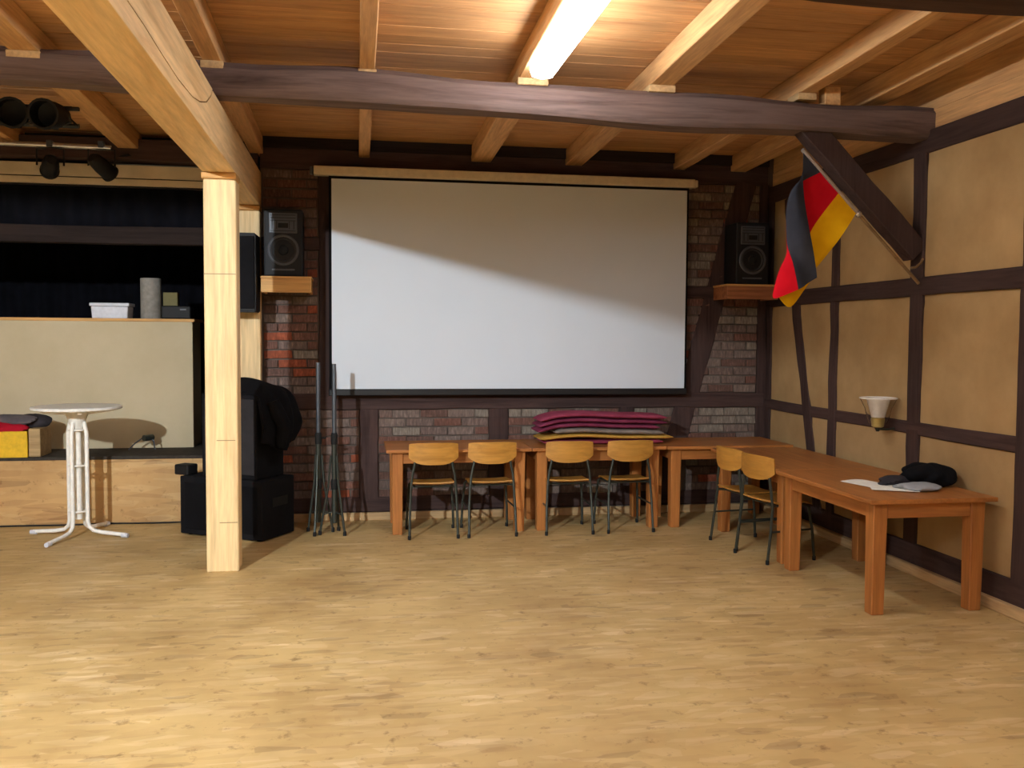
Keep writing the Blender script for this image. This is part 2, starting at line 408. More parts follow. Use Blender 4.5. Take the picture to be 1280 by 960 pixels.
# ------------------------------------------------------------------ stage
stage_top = .63
st = empty('stage', (-3.9, 8.95, 0)); tag(st, 'low stage with an OSB front and dark floor behind the white bistro table', 'stage')
off = Vector((3.9, -8.95, 0))
def sp(mb, name, mat, par=st, smooth=False):
    for v in mb.bm.verts: v.co += off
    return mb.build(name, mat, par, smooth)
for a, b_ in ((-6.99,-5.9), (-5.9,-3.42), (-3.42,-.93)): sp(MB().box(a+.002, b_-.002, 8.95, 8.975, .004, stage_top-.03, .002), 'osb_front', M['osbfront'])
sp(MB().box(-6.99, -.93, 8.95, 11.99, stage_top-.03, stage_top, .004), 'stage_floor', M['stagefloor'])
structure(MB().box(XL, XR+.3, 12.0, 12.2, 0, 4.05).build('wall_stage_back', M['stagewall']))
structure(MB().box(-.92, -.9, 8.98, 12.0, stage_top, 4.05).build('wall_stage_right', M['stagewall']))
structure(MB().box(XL, -.9, 9.05, 12.0, 3.75, 3.8).build('ceiling_stage', M['stagewall']))
ct = empty('stage_counter', (-4.2, 9.6, stage_top)); tag(ct, 'long counter on the stage with a plain cream front panel', 'counter')
def cp(mb, name, mat):
    for v in mb.bm.verts: v.co -= Vector((-4.2, 9.6, stage_top))
    return mb.build(name, mat, ct)
cp(MB().box(-6.9, -1.62, 9.6, 9.64, stage_top, 1.885), 'front_panel', M['panel'])
cp(MB().box(-6.9, -1.6, 9.59, 10.1, 1.885, 1.915, .004), 'counter_top', M['spruceX'])
cp(MB().box(-6.9, -6.86, 9.64, 10.08, stage_top, 1.885), 'side_panel', M['panel']); cp(MB().box(-1.66, -1.62, 9.64, 10.08, stage_top, 1.885), 'side_panel', M['panel'])
# pelmet boards, header beam and curtain above the stage opening
pm = empty('stage_pelmet', (-4, 8.95, 3.1)); tag(pm, 'pale double board pelmet along the top of the stage opening', 'pelmet')
for z0, z1, yy in ((3.185, 3.30, 8.95), (3.115, 3.175, 8.96)):
    MB().box(-3.0, 3.07, yy-8.95, yy-8.95+.03, z0-3.1, z1-3.1, .003).build('board', M['beige'], pm)
MB().box(-3.0, 3.07, .03, .07, .0, .2).build('backing', M['blackmetal'], pm)
hb = MB().bar((-6.95, 9.12, 2.675), (-.95, 9.12, 2.675), .14, .165, n=14, jit=.006).build('header_beam', M['header']); tag(hb, 'dark brown crossbeam inside the black stage opening', 'beam')
def curt(name, x0, x1, yy, z0, z1, lab, folds):
    def fn(u, v): return (x0+(x1-x0)*u, yy+.035*math.sin(u*folds*6.283)*(1-.3*v), z0+(z1-z0)*v)
    o = MB().grid(fn, int(folds*8), 2, .006).build(name, M['curtain'], None, True); tag(o, lab, 'curtain'); return o
curt('curtain', -6.95, -.95, 9.2, 2.72, 3.22, 'short black curtain hanging under the pale pelmet boards', 26)
curt('curtain', -6.95, -.95, 11.6, stage_top+.01, 3.4, 'tall black backdrop curtain at the rear of the stage', 30)
wp = MB().bar((-6.95, 8.9, 3.42), (-.9, 8.9, 3.42), .14, .19, n=16, jit=.006).build('trim_1', M['old']['x']); structure(wp)

# ------------------------------------------------------------------ big beams and posts
def tie(name, yc, zl, zr, hl, hr, lab, mat, sag):
    mb = MB(); n = 44; rings = []; rnd = random.Random(sag)
    wob = [[rnd.uniform(-1, 1) for _ in range(12)] for _ in range(4)]
    def wv(k, t):
        x = t*11; i = min(int(x), 10); f = x-i; f = f*f*(3-2*f); return wob[k][i]*(1-f)+wob[k][i+1]*f
    for i in range(n+1):
        t = i/n; x = -6.98+t*(4.2+6.98); z = zl+(zr-zl)*(x+2.2)/6.3; h = hl+(hr-hl)*t; d = .115+.01*wv(0, t)
        zb = z+.02*wv(1, t); zt = z+h+.022*wv(2, t)+.008*math.sin(t*53); c = .045+.012*wv(3, t)
        prof = [(-d+c*.6, zb), (d-c*.6, zb), (d, zb+c*.7), (d, zt-c), (d-c, zt), (-d+c, zt), (-d, zt-c), (-d-.006*wv(2, 1-t), (zb+zt)/2), (-d, zb+c*.7)]
        rings.append([mb.bm.verts.new((x, yc+a, b_+rnd.uniform(-.003,.003))) for a, b_ in prof])
    m_ = len(rings[0])
    for i in range(n):
        for k in range(m_): mb.bm.faces.new((rings[i][k], rings[i][(k+1)%m_], rings[i+1][(k+1)%m_], rings[i+1][k]))
    mb.bm.faces.new(rings[0][::-1]); mb.bm.faces.new(rings[-1])
    o = mb.build(name, mat, None, True); tag(o, lab, 'beam'); return o
tie('tie_beam', 6.3, 3.315, 3.215, .205, .215, 'long weathered dark tie beam spanning the hall in front of the screen', M['tie'], 3)
tie('tie_beam', 3.6, 3.26, 3.15, .25, .25, 'dark tie beam at the top right edge of the picture, nearest the viewer', M['old']['x'], 5)
lb = empty('longitudinal_beam', (-.985, 7, 2.93)); tag(lb, 'thick pale spruce beam running lengthwise on top of the two posts', 'beam')
lo = [(8.82,2.935),(8.82,3.25),(5.95,3.25),(5.86,3.19),(5.70,3.114),(5.476,3.062),(5.22,3.026),(4.82,3.010),(4.40,3.018),(4.09,3.030),(1.0,3.05),(-2.0,3.05),(-2.0,2.935)]
up = [(5.94,3.256),(5.85,3.196),(5.69,3.120),(5.47,3.068),(5.215,3.032),(4.82,3.016),(4.40,3.024),(4.09,3.036),(1.0,3.056),(-2.0,3.056),(-2.0,3.26)]
for nm, poly in (('lower_timber', lo), ('upper_timber', up)):
    mb = MB(); mb.prism([(a-7, b_-2.93) for a, b_ in poly], -.117, .117)
    bmesh.ops.bevel(mb.bm, geom=[e for e in mb.bm.edges if e.calc_length() > .0], offset=.0025, segments=1, affect='EDGES', clamp_overlap=True)
    mb.build(nm, M['spruceY'], lb)
def post(x0, x1, y0, y1, lab):
    xc, yc = (x0+x1)/2, (y0+y1)/2; p = empty('support_post', (xc, yc, 0)); tag(p, lab, 'post')
    MB().box(x0-xc, x1-xc, y0-yc, y1-yc, 0, 2.885, .008).build('shaft', M['spruceZ'], p)
    MB().box(x0-xc-.012, x1-xc+.004, y0-yc-.012, y1-yc+.01, 2.888, 2.933, .006).build('cap_plate', M['spruceX'], p)
    for zc, a, b_ in ((.37, 0, .1), (.98, -.03, .09), (2.2, -.1, .1)):
        MB().box((x1-x0)/2*a/.1-.001 if a else -.02, (x1-x0)/2*b_/.1-.006, y0-yc-.0012, y0-yc+.002, zc-.0025, zc+.0025).build('drying_check', M['polebrown'], p)
post(-1.098, -.868, 7.0, 7.2, 'near pale square spruce post standing free on the floor')
post(-1.09, -.868, 8.67, 8.8, 'far pale spruce post partly hidden behind the black loudspeaker')
kb = MB().bar((3.20, 6.30, 3.30), (4.10, 6.30, 2.40), .13, .16, up=(1,0,1), n=8, jit=.005).build('knee_brace', M['old']['z']); tag(kb, 'dark diagonal knee brace between tie beam and right wall post, behind the flag', 'brace')

# ------------------------------------------------------------------ lamps
def lamp(x, yc, lab, grp=None):
    L = 1.45; z = rz_(yc)-.012; o = empty('fluorescent_lamp', (x, yc, z)); tag(o, lab, 'lamp', grp)
    MB().box(-.05, .05, -L/2, L/2, -.03, 0.008, .004).build('housing', M['white'], o)
    mb = MB(); w_ = .08; prof = [(-w_*.9,-.012), (-w_,-.045), (-w_*.8,-.09), (0,-.102), (w_*.8,-.09), (w_,-.045), (w_*.9,-.012)]
    mb.prism(prof, -L/2, L/2, 'y'); bmesh.ops.bevel(mb.bm, geom=[e for e in mb.bm.edges if abs(e.verts[0].co.y-e.verts[1].co.y) < 1e-5], offset=.012, segments=2, affect='EDGES')
    mb.build('diffuser', M['lit'], o, True)
    for s_ in (-1, 1): MB().box(-.04, .04, s_*(L/2+.002)-.006, s_*(L/2+.002)+.006, -.032, 0.0, .002).build('end_cap', M['white'], o)
    return o
lamp(1.18, 5.2, 'long white fluorescent ceiling lamp glowing above the screen')
G = 'fluorescent lamps outside the picture'
for x, yc in ((-3.5, 3.2), (3.16, 1.0), (1.18, 1.0), (-3.5, 1.0), (1.18, -3.2), (-3.5, -3.2)):  # unseen tubes; the right-hand one is added to brighten right wall and floor
    lamp(x, yc, 'long white fluorescent ceiling lamp outside the picture', G)

def floodlight(x, y_, z, target, lab):
    o = empty('floodlight', (x, y_, z)); tag(o, lab, 'lamp')
    d = (Vector(target)-Vector((x, y_, z))).normalized(); rot = d.to_track_quat('Y', 'Z').to_matrix().to_4x4()
    MB().box(-.17, .17, -.08, -.004, -.075, .075, .01, rot).build('housing', M['blackmetal'], o)
    MB().box(-.055, .055, -.003, .003, -.06, .06, .0, rot).build('lit_panel', M['flood'], o)
    MB().box(.06, .066, .0, .25, -.09, .09, .0, rot).build('barn_door', M['blackmetal'], o)  # unseen flap added to keep the flood's light off the right wall
    MB().tube([(-.19,-.03,0),(-.19,-.03,.095),(.19,-.03,.095),(.19,-.03,0)], .008, 6).build('bracket', M['blackmetal'], o)
    return o
floodlight(-3.1, 0, 3.44, (1.0, 8, 1.0), 'black floodlight hung from a rafter behind the viewer on the left')

# ------------------------------------------------------------------ projection screen
ps = empty('projection_screen', (1.48, 8.70, 1.2)); tag(ps, 'large white roll-down projection screen with black edges on the back wall', 'screen')
MB().box(-1.735, 1.735, -.003, 0, .05, 2.03).build('border_fabric', M['blackfab'], ps)
MB().box(-1.71, 1.715, -.0055, -.0035, .062, 2.0).build('white_fabric', M['screen'], ps)
MB().box(-1.87, 1.785, -.05, .05, 2.025, 2.108, .012, seg=2).build('casing', M['casing'], ps)
MB().box(-1.905, -1.872, -.045, .045, 2.03, 2.10, .008).build('end_cap', M['grey'], ps); MB().box(1.787, 1.815, -.045, .045, 2.03, 2.10, .008).build('end_cap', M['casing'], ps)
MB().box(-1.74, 1.74, -.018, .012, .0, .06, .006).build('bottom_bar', M['blackmetal'], ps)
for s_ in (-1.4, 1.4): MB().box(s_-.02, s_+.02, .045, .165, 2.05, 2.11, .003).build('wall_bracket', M['blackmetal'], ps)
# ------------------------------------------------------------------ wall speakers on shelves
def speaker(x, yb, z, lab):
    o = empty('loudspeaker', (x, yb, z)); tag(o, lab, 'speaker', None)
    W, D, H_ = .34, .30, .60
    MB().box(-W/2, W/2, -D, 0, 0, H_, .018, seg=2).build('cabinet', M['spk'], o)
    y0 = -D
    hp = MB().box(-.125, .125, y0-.008, y0+.004, .385, .565, .006).build('horn_plate', M['grey'], o)
    MB().box(-.045, .045, y0-.011, y0-.004, .43, .475, .004).build('horn_throat', M['rubber'], hp)
    for zz in (.545, .52, .495, .405): MB().box(-.11, .11, y0-.012, y0-.006, zz-.004, zz+.004).build('horn_rib', M['cone'], hp)
    for xx in (-.095, -.055, .055, .095): MB().box(xx-.004, xx+.004, y0-.012, y0-.006, .42, .49).build('horn_rib', M['cone'], hp)
    rot = Matrix.Rotation(R(90), 4, 'X')
    wf = MB().lathe([(.118,0),(.138,0),(.140,.006),(.130,.012),(.118,.010)], 32, (0,y0+.001,.235), rot, True).build('woofer_ring', M['grey'], o, True)
    MB().lathe([(.001,-.03),(.05,-.028),(.095,.002),(.105,.008),(.117,.004),(.117,-.002),(.001,-.034)][::-1], 32, (0,y0-.0,.235), rot).build('cone', M['cone'], wf, True)
    MB().lathe([(.001,.0),(.045,.0),(.04,.012),(.02,.018),(.001,.019)], 24, (0,y0-.001,.235), rot).build('dust_cap', M['spk'], wf, True)
    MB().box(-.10, .10, y0-.005, y0+.003, .052, .068, .003).build('port_slot', M['grey'], o)
    return o
speaker(-.65, 8.81, 2.285, 'black two-way loudspeaker on the left wooden shelf, beside the pale post')
speaker(3.80, 8.80, 2.285, 'black two-way loudspeaker on the right wooden shelf, behind the flag')
def shelf(x0, x1, lab, mat):
    xc = (x0+x1)/2; o = empty('speaker_shelf', (xc, 8.80, 2.14)); tag(o, lab, 'shelf')
    MB().box(x0-xc, x1-xc, -.33, .028, .125, .145, .003).build('shelf_board', M['spruceX'], o)
    MB().box(x0-xc+.005, x1-xc-.005, -.325, -.30, .0, .124, .003).build('front_board', mat, o)
    for s_ in (x0-xc+.02, x1-xc-.02): MB().box(s_-.012, s_+.012, -.299, .03, .0, .124, .003).build('side_board', mat, o)
shelf(-.85, -.40, 'pale pine box shelf on the brick wall left of the screen', M['spruceX'])
shelf(3.53, 4.07, 'reddish brown box shelf on the brick wall right of the screen', M['shelfdark'])

# ------------------------------------------------------------------ PA speaker on far post, subwoofer, cabinet, jacket
o = empty('pa_loudspeaker', (-1.045, 8.645, 1.96)); tag(o, 'black PA loudspeaker hung high on the far pale post', 'speaker')
mb = MB(); mb.prism([(-.17,-.30),(.17,-.30),(.18,0),(-.18,0)], 0, .69, 'z'); bmesh.ops.bevel(mb.bm, geom=mb.bm.edges[:], offset=.01, segments=2, affect='EDGES'); mb.build('cabinet', M['spk'], o)
MB().box(-.16, .16, -.312, -.298, .03, .66, .005).build('grille', M['carpet'], o)
MB().box(-.05, .05, 0, .025, .3, .4).build('wall_bracket', M['blackmetal'], o)
ang = math.atan2(.453, -.749)                                        # left-hand face direction of the rotated stack
def sub_at(): return empty('subwoofer', (-.792, 7.95, 0), math.atan2(-.453, .749))
sw = sub_at(); tag(sw, 'large black felt-covered subwoofer box on the floor behind the near post', 'speaker')
MB().box(-.87, 0, 0, .46, .012, .52, .012, seg=2).build('cabinet', M['carpet'], sw)
MB().box(-.82, -.05, -.006, .004, .06, .47, .004).build('grille', M['jacket'], sw)
for a in (-.8, -.07):
    for b_ in (.06, .40): MB().lathe([(.025,0),(.025,.014)], 12, (a,b_,0)).build('foot', M['rubber'], sw)
MB().box(-.001, .004, .14, .36, .28, .36, .003).build('handle', M['rubber'], sw)
uc = empty('speaker_cabinet', (-.792, 7.95, .52), math.atan2(-.453, .749)); tag(uc, 'charcoal loudspeaker cabinet standing upright on the black subwoofer', 'speaker')
MB().box(-.66, -.08, .04, .42, .002, .73, .012, seg=2).build('cabinet', M['carpet'], uc)
MB().box(-.63, -.11, .032, .045, .04, .69, .005).build('grille', M['carpetgrey'], uc)
MB().box(-.082, -.076, .14, .36, .40, .48, .003).build('handle', M['rubber'], uc)
sb = MB().box(-.075, .075, -.07, .07, 0, .09, .01).build('small_speaker', M['spk'], None, loc=(-1.50, 8.50, .52), rot=(0,0,R(-31))); tag(sb, 'small black box on the left end of the black subwoofer', 'box')
# jacket: cloth draped over the cabinet's right upper corner
JP = [[(-.60,.05,.80),(-.62,.28,.84),(-.60,.44,.79)],
      [(-.40,.04,.79),(-.42,.28,.88),(-.40,.46,.82)],
      [(-.18,.03,.79),(-.17,.28,.86),(-.18,.48,.80)],
      [(-.02,.0,.70),(.0,.28,.74),(-.03,.52,.70)],
      [(.03,-.02,.52),(.06,.28,.54),(.03,.52,.52)],
      [(.02,.0,.36),(.05,.26,.30),(.02,.46,.38)]]
def jf(u, v):
    rows = [spline(r_, v) for r_ in JP]; p = spline(rows, u)
    return p+Vector((.018*math.sin(v*19+u*5), .015*math.sin(u*17), .014*math.sin(u*13+v*9)))
def drape(name, u0, v0): pass
jk = MB().grid(jf, 26, 20, .022).build('jacket', M['jacket'], None, True, loc=(-.792,7.95,.52-.04), rot=(0,0,math.atan2(-.453,.749))); tag(jk, 'black jacket thrown over the top of the charcoal loudspeaker cabinet', 'jacket')
SLV = MB().tube([(.06,.08,.72),(.09,.1,.62),(.12,.14,.52),(.10,.14,.40),(.08,.16,.33)], [.05,.065,.062,.055,.04], 10).build('sleeve', M['jacket'], jk, True)

# ------------------------------------------------------------------ folded tripod stands
def stand(x, y_, rz, h, lab):
    o = empty('tripod_stand', (x, y_, 0), rz); tag(o, lab, 'stand')
    MB().tube([(0,0,.10),(0,0,.85)], .024, 12).build('lower_pole', M['frame'], o, True)
    MB().tube([(0,0,.80),(0,0,h)], .019, 12).build('upper_pole', M['stand'], o, True)
    MB().lathe([(.028,.80),(.03,.82),(.03,.88),(.024,.90)], 14).build('collar', M['rubber'], o, True)
    MB().tube([(.028,0,.85),(.07,0,.85)], .009, 8).build('clamp_knob', M['rubber'], o, True)
    MB().lathe([(.03,.40),(.032,.42),(.032,.47),(.026,.49)], 14).build('leg_hub', M['rubber'], o, True)
    for k in range(3):
        a = k*2.094; ca, sa = math.cos(a), math.sin(a)
        l = MB().tube([(.03*ca,.03*sa,.70),(.05*ca,.05*sa,.45),(.13*ca,.13*sa,.015)], .011, 8).build('leg', M['frame'], o, True)
        MB().lathe([(.015,0),(.016,.03),(.012,.04)], 10, (.13*ca,.13*sa,0)).build('foot', M['rubber'], l, True)
        MB().tube([(.0,0,.20),(.10*ca,.10*sa,.18)], .007, 6).build('brace', M['frame'], o, True)
stand(-.34, 8.29, .3, 1.52, 'left of two folded grey tripod stands leaning near the screen, beside the subwoofer')
stand(-.20, 8.24, 1.3, 1.51, 'right of two folded grey tripod stands, in front of the screen corner')

# ------------------------------------------------------------------ tables
def table(x0, x1, y0, y1, h, lab, along='x', leg=.10):
    xc, yc = (x0+x1)/2, (y0+y1)/2; W, D = x1-x0, y1-y0
    o = empty('wooden_table', (xc, yc, 0)); tag(o, lab, 'table', None)
    MB().box(-W/2, W/2, -D/2, D/2, h-.03, h, .006, seg=2).build('tabletop', M['table'][along], o)
    i = .05
    for sx in (-1, 1):
        for sy in (-1, 1):
            mb = MB(); mb.box(-leg/2, leg/2, -leg/2, leg/2, 0, h-.031, .006)
            for v in mb.bm.verts:
                if v.co.z < .1: v.co.x *= .86; v.co.y *= .86
            mb.build('leg', M['table']['z'], o, loc=(sx*(W/2-i-leg/2), sy*(D/2-i-leg/2), 0))
    e = i+leg
    for sy in (-1, 1): MB().box(-W/2+e+.001, W/2-e-.001, sy*(D/2-i-.025)-.013, sy*(D/2-i-.025)+.013, h-.13, h-.031, .003).build('apron', M['table']['x'], o)
    for sx in (-1, 1): MB().box(sx*(W/2-i-.025)-.013, sx*(W/2-i-.025)+.013, -D/2+e+.001, D/2-e-.001, h-.13, h-.031, .003).build('apron', M['table']['y'], o)
    return o
table(.25, 1.545, 8.06, 8.79, .762, 'honey pine table below the left half of the screen, with two chairs')
table(1.55, 2.805, 8.06, 8.79, .762, 'honey pine table carrying the stack of maroon cushions')
table(2.81, 4.04, 8.04, 8.77, .762, 'honey pine table in the back right corner of the hall')
table(3.20, 4.04, 6.585, 7.99, .75, 'honey pine table along the right wall, between corner table and nearest table', 'y')
table(3.165, 4.05, 5.25, 6.58, .75, 'nearest honey pine table along the right wall, with papers and black cloth on it', 'y')

# ------------------------------------------------------------------ chairs (face +y)
def make_chair():
    o = empty('school_chair')
    def seat(u, v):
        x = (u-.5)*.40*(1-.08*v); y_ = -.19+.38*v; z = .462+.012*math.cos((u-.5)*2.4)*-1+.012
        z -= .03*max(0, v-.82)*4*max(0, v-.82)*5
        z += .02*max(0, .12-v)*8
        return (x, y_, z)
    MB().grid(seat, 12, 12, .011).build('seat', M['ply'], o, True)
    def back(u, v):
        a = (u-.5)*2; wv = .215*(1-.02*v); x = a*wv
        lo_ = .645+.06*abs(a)**3.5; hi = .838-.012*abs(a)**4
        z = lo_+(hi-lo_)*v; y_ = -.225+.045*a*a-.05*(z-.645)
        return (x, y_, z)
    MB().grid(back, 16, 8, .011).build('backrest', M['ply'], o, True)
    r = .0115
    for s_ in (-1, 1):
        MB().tube([(s_*.21,-.235,.012),(s_*.205,-.205,.25),(s_*.195,-.185,.44),(s_*.185,-.192,.55),(s_*.165,-.193,.64),(s_*.15,-.20,.76)], r, 8).build('rear_leg', M['frame'], o, True)
        MB().tube([(s_*.215,.21,.012),(s_*.205,.19,.25),(s_*.19,.165,.425),(s_*.17,.13,.444),(s_*.165,-.10,.446),(s_*.185,-.185,.45)], r, 8).build('front_leg', M['frame'], o, True)
        for yy in (-.236, .211): MB().lathe([(.014,0),(.015,.03),(.012,.035)], 8, (s_*.2115,yy,0)).build('foot_cap', M['rubber'], o, True)
        MB().tube([(s_*.206,-.205,.25),(s_*.206,.19,.25)], .008, 6).build('side_rail', M['frame'], o, True)
    for yy in (-.11, .12): MB().tube([(-.17,yy,.444),(.17,yy,.444)], .009, 6).build('seat_rail', M['frame'], o, True)
    return o
CH = [(.655, 8.14, 0, 'leftmost plywood school chair pushed under the left table below the screen'),
      (1.165, 8.15, R(2), 'second plywood school chair from the left, at the left table below the screen'),
      (1.87, 8.15, R(-1), 'left of the two plywood school chairs in front of the maroon cushions'),
      (2.425, 8.16, R(2), 'right of the two plywood school chairs in front of the maroon cushions'),
      (3.30, 7.37, R(-82), 'plywood school chair by the right-hand tables, the one nearer the back wall'),
      (3.33, 6.90, R(-78), 'plywood school chair by the right-hand tables, the one nearer the viewer')]
ch0 = make_chair()
for i, (x, y_, rz, lab) in enumerate(CH):
    c = ch0 if i == 0 else copy_tree(ch0)
    c.location = (x, y_, 0); c.rotation_euler = (0,0,rz); tag(c, lab, 'chair', 'plywood school chairs at the tables')

# ------------------------------------------------------------------ cushions stacked on the second table
CU = [('maroon', 1.70, 2.83, 'maroon bench cushion at the very bottom of the stack on the table', .042),
      ('yellowcush', 1.66, 2.93, 'ochre yellow bench cushion near the bottom of the stack on the table', .042),
      ('greycush', 1.80, 2.84, 'grey bench cushion in the middle of the stack on the table', .056),
      ('maroon2', 1.64, 2.80, 'dark maroon bench cushion lying directly on the grey one', .046),
      ('maroon2', 1.65, 2.87, 'dark maroon bench cushion second from the top of the stack', .046),
      ('maroon', 1.66, 2.87, 'maroon bench cushion on top of the stack on the table', .05)]
base = [0.0]*21
for i, (mt, x0, x1, lab, th) in enumerate(CU):
    ph = random.uniform(0, 6)
    prof = []
    for k in range(21):
        t = k/20; x = x0+(x1-x0)*t
        prof.append((x, t))
    zb = .764+sum(c[4] for c in CU[:i])
    def top(x, t, i=i, ph=ph):
        # layers droop at both ends and bulge left of the middle
        lift = .02*math.exp(-((x-2.05)/.28)**2) if i else 0
        droop = -.042*max(0, (1.84-x)/.2)**1.4 - .012*max(0, (x-2.62)/.25) if i > 1 else -.012*max(0, (1.84-x)/.18) if i else 0
        return lift+droop
    mb = MB()
    n1, n2 = 30, 8
    V = []
    for a in range(n1+1):
        t = a/n1; x = x0+(x1-x0)*t; row = []
        endt = min(t, 1-t); sq = (1-(1-min(1, endt/.05))**2)**.5 if endt < .05 else 1
        for b_ in range(16):
            ang_ = 2*math.pi*b_/16; cy, cz = math.cos(ang_), math.sin(ang_)
            yy = 8.43+.20*(abs(cy)**.5)*(1 if cy > 0 else -1)*(.97+.03*sq)
            zz = zb+th/2+th*.455*(abs(cz)**.85)*(1 if cz > 0 else -1)*max(.25, sq)+top(x, t)
            row.append(mb.bm.verts.new((x, yy, zz)))
        V.append(row)
    for a in range(n1):
        for b_ in range(16): mb.bm.faces.new((V[a][b_], V[a][(b_+1)%16], V[a+1][(b_+1)%16], V[a+1][b_]))
    mb.bm.faces.new(V[0][::-1]); mb.bm.faces.new(V[-1])
    tag(mb.build('bench_cushion', M[mt], None, True), lab, 'cushion', 'bench cushions stacked on the table')

# ------------------------------------------------------------------ bistro table
bi = empty('bistro_table', (-2.39, 8.45, 0)); tag(bi, 'tall white round bistro table standing in front of the stage', 'table')
MB().lathe([(.34,1.105),(.362,1.112),(.365,1.125),(.358,1.135),(.33,1.137)], 48).build('tabletop', M['white'], bi, True)
tb = MB().lathe([(.04,.93),(.055,.95),(.085,1.05),(.105,1.10),(.105,1.106)], 24).build('top_bracket', M['white'], bi, True)
for k in range(4):
    a = k*math.pi/2+R(20); ca, sa = math.cos(a), math.sin(a)
    MB().bar((.06*ca,.06*sa,1.07), (.28*ca,.28*sa,1.092), .03, .022, bev=.003).build('support_arm', M['white'], tb)
for k in range(4):
    a = k*math.pi/2+R(-17); ca, sa = math.cos(a), math.sin(a); b_ = .085
    l = MB().tube([(b_*.75*ca,b_*.75*sa,1.0),(b_*ca,b_*sa,.9),(b_*ca,b_*sa,.14),(b_*1.12*ca,b_*1.12*sa,.09),(b_*1.6*ca,b_*1.6*sa,.055),(.22*ca,.22*sa,.04),(.43*ca,.43*sa,.026)], .018, 10).build('leg', M['white'], bi, True)
    MB().tube([(.40*ca,.40*sa,.022),(.455*ca,.455*sa,.02)], [.022,.020], 10).build('foot_cap', M['whiteplastic'], l, True)
MB().tube([(0,0,.15),(0,0,1.0)], .032, 14).build('column', M['white'], bi, True)
for zz in (.22, .62, .93): MB().tube([(.07*math.cos(k*.5236),.07*math.sin(k*.5236),zz) for k in range(12)], .009, 6, closed=True).build('ring', M['white'], bi, True)

# ------------------------------------------------------------------ things on the stage
cr = empty('crate', (-3.27, 9.13, stage_top)); tag(cr, 'yellow crate with pale board end on the stage edge, at the left picture border', 'crate')
W, D, H_ = .62, .36, .24
for nm, b6, mt in (('front_panel', (-W/2, W/2-.001, -D/2, -D/2+.015, .0, H_), 'yellow'), ('back_panel', (-W/2, W/2, D/2-.015, D/2, .0, H_), 'yellow'), ('base', (-W/2+.001, W/2-.001, -D/2+.016, D/2-.016, .002, .016), 'yellow'), ('side_panel', (-W/2, -W/2+.015, -D/2+.016, D/2-.016, .017, H_), 'crate'), ('side_panel', (W/2, W/2+.10, -D/2+.03, D/2-.016, .0, H_+.02), 'crate')):
    MB().box(*b6, .004).build(nm, M[mt], cr)
def lump(name, c, size, mat, lab, cat, seed, rz=0, n=16, amp=.12):
    rnd = random.Random(seed); ph = [rnd.uniform(0, 6.28) for _ in range(8)]; mb = MB(); V = []
    for i in range(n+1):
        th = math.pi*i/n; row = []
        for j in range(2*n):
            p = 2*math.pi*j/(2*n); d = 1+amp*(math.sin(3*p+ph[0]+2*th)+.6*math.sin(5*p+ph[1])*math.sin(3*th+ph[2])+.5*math.sin(8*p+ph[3]+4*th))*math.sin(th)
            x, y_, z = math.sin(th)*math.cos(p)*d, math.sin(th)*math.sin(p)*d, math.cos(th)*d
            row.append(mb.bm.verts.new((x*size[0]/2, y_*size[1]/2, max(-.0, (z*.55+.45))*size[2])))
        V.append(row)
    for i in range(n):
        for j in range(2*n): mb.bm.faces.new((V[i][j], V[i][(j+1)%(2*n)], V[i+1][(j+1)%(2*n)], V[i+1][j]))
    bmesh.ops.remove_doubles(mb.bm, verts=mb.bm.verts, dist=1e-5)
    o = mb.build(name, mat, None, True, loc=c, rot=(0,0,rz)); tag(o, lab, cat); return o
lump('folded_cloth', (-3.22, 9.06, stage_top+.20), (.46,.24,.12), M['redcloth'], 'crumpled red cloth lying on top of the yellow crate', 'cloth', 2)
lump('bag', (-3.18, 9.15, stage_top+.27), (.56,.26,.11), M['greycloth'], 'grey cloth bag lying on the red cloth in the yellow crate', 'bag', 4)
lump('folded_cloth', (-2.99, 9.2, stage_top+.25), (.30,.22,.13), M['darkcloth'], 'dark grey cloth at the right end of the yellow crate', 'cloth', 6)
sl = empty('stage_light', (-2.03, 9.38, stage_top)); tag(sl, 'tiny floor light on a bent wire stand in front of the cream counter', 'light')
MB().tube([(-.16,0,.006),(-.10,0,.07),(-.03,0,.12),(.03,0,.125),(.075,0,.09),(.085,0,.006)], .007, 6).build('wire_stand', M['stand'], sl, True)
MB().tube([(-.005,-.05,.125),(.06,.03,.125)], .03, 12).build('lamp_head', M['frame'], sl, True)
wbx = empty('plastic_box', (-2.43, 9.84, 1.915)); tag(wbx, 'white lidded plastic box standing on the stage counter', 'box')
mb = MB(); mb.box(-.175, .175, -.12, .12, 0, .12, .012, seg=2)
for v in mb.bm.verts:
    if v.co.z < .06: v.co.x *= .96; v.co.y *= .96
mb.build('tub', M['whiteplastic'], wbx); MB().box(-.188, .188, -.13, .13, .121, .155, .01, seg=2).build('lid', M['whiteplastic'], wbx)
pr = empty('paper_roll', (-2.06, 9.84, 1.915)); tag(pr, 'upright grey roll standing beside the white box on the stage counter', 'roll')
MB().lathe([(.03,0),(.098,0),(.1,.01),(.1,.405),(.098,.41),(.03,.41)], 28, closed=True).build('roll_body', M['cardboard'], pr, True)
MB().lathe([(.022,.002),(.029,.002),(.029,.408),(.022,.408)], 16, closed=True).build('core', M['bare'], pr, True)
oc = MB().box(-.07, .07, -.06, .06, 0, .27, .004).build('carton', M['olive'], None, loc=(-1.87, 9.88, 1.915)); tag(oc, 'small olive carton behind the grey roll on the stage counter', 'carton')
mx = empty('mixing_desk', (-1.77, 9.72, 1.915)); tag(mx, 'low black device at the right end of the stage counter', 'device')
MB().box(-.15, .13, -.10, .12, 0, .13, .01).build('housing', M['spk'], mx); MB().box(.03, .09, -.105, -.099, .085, .10, .002).build('display', M['grey'], mx)
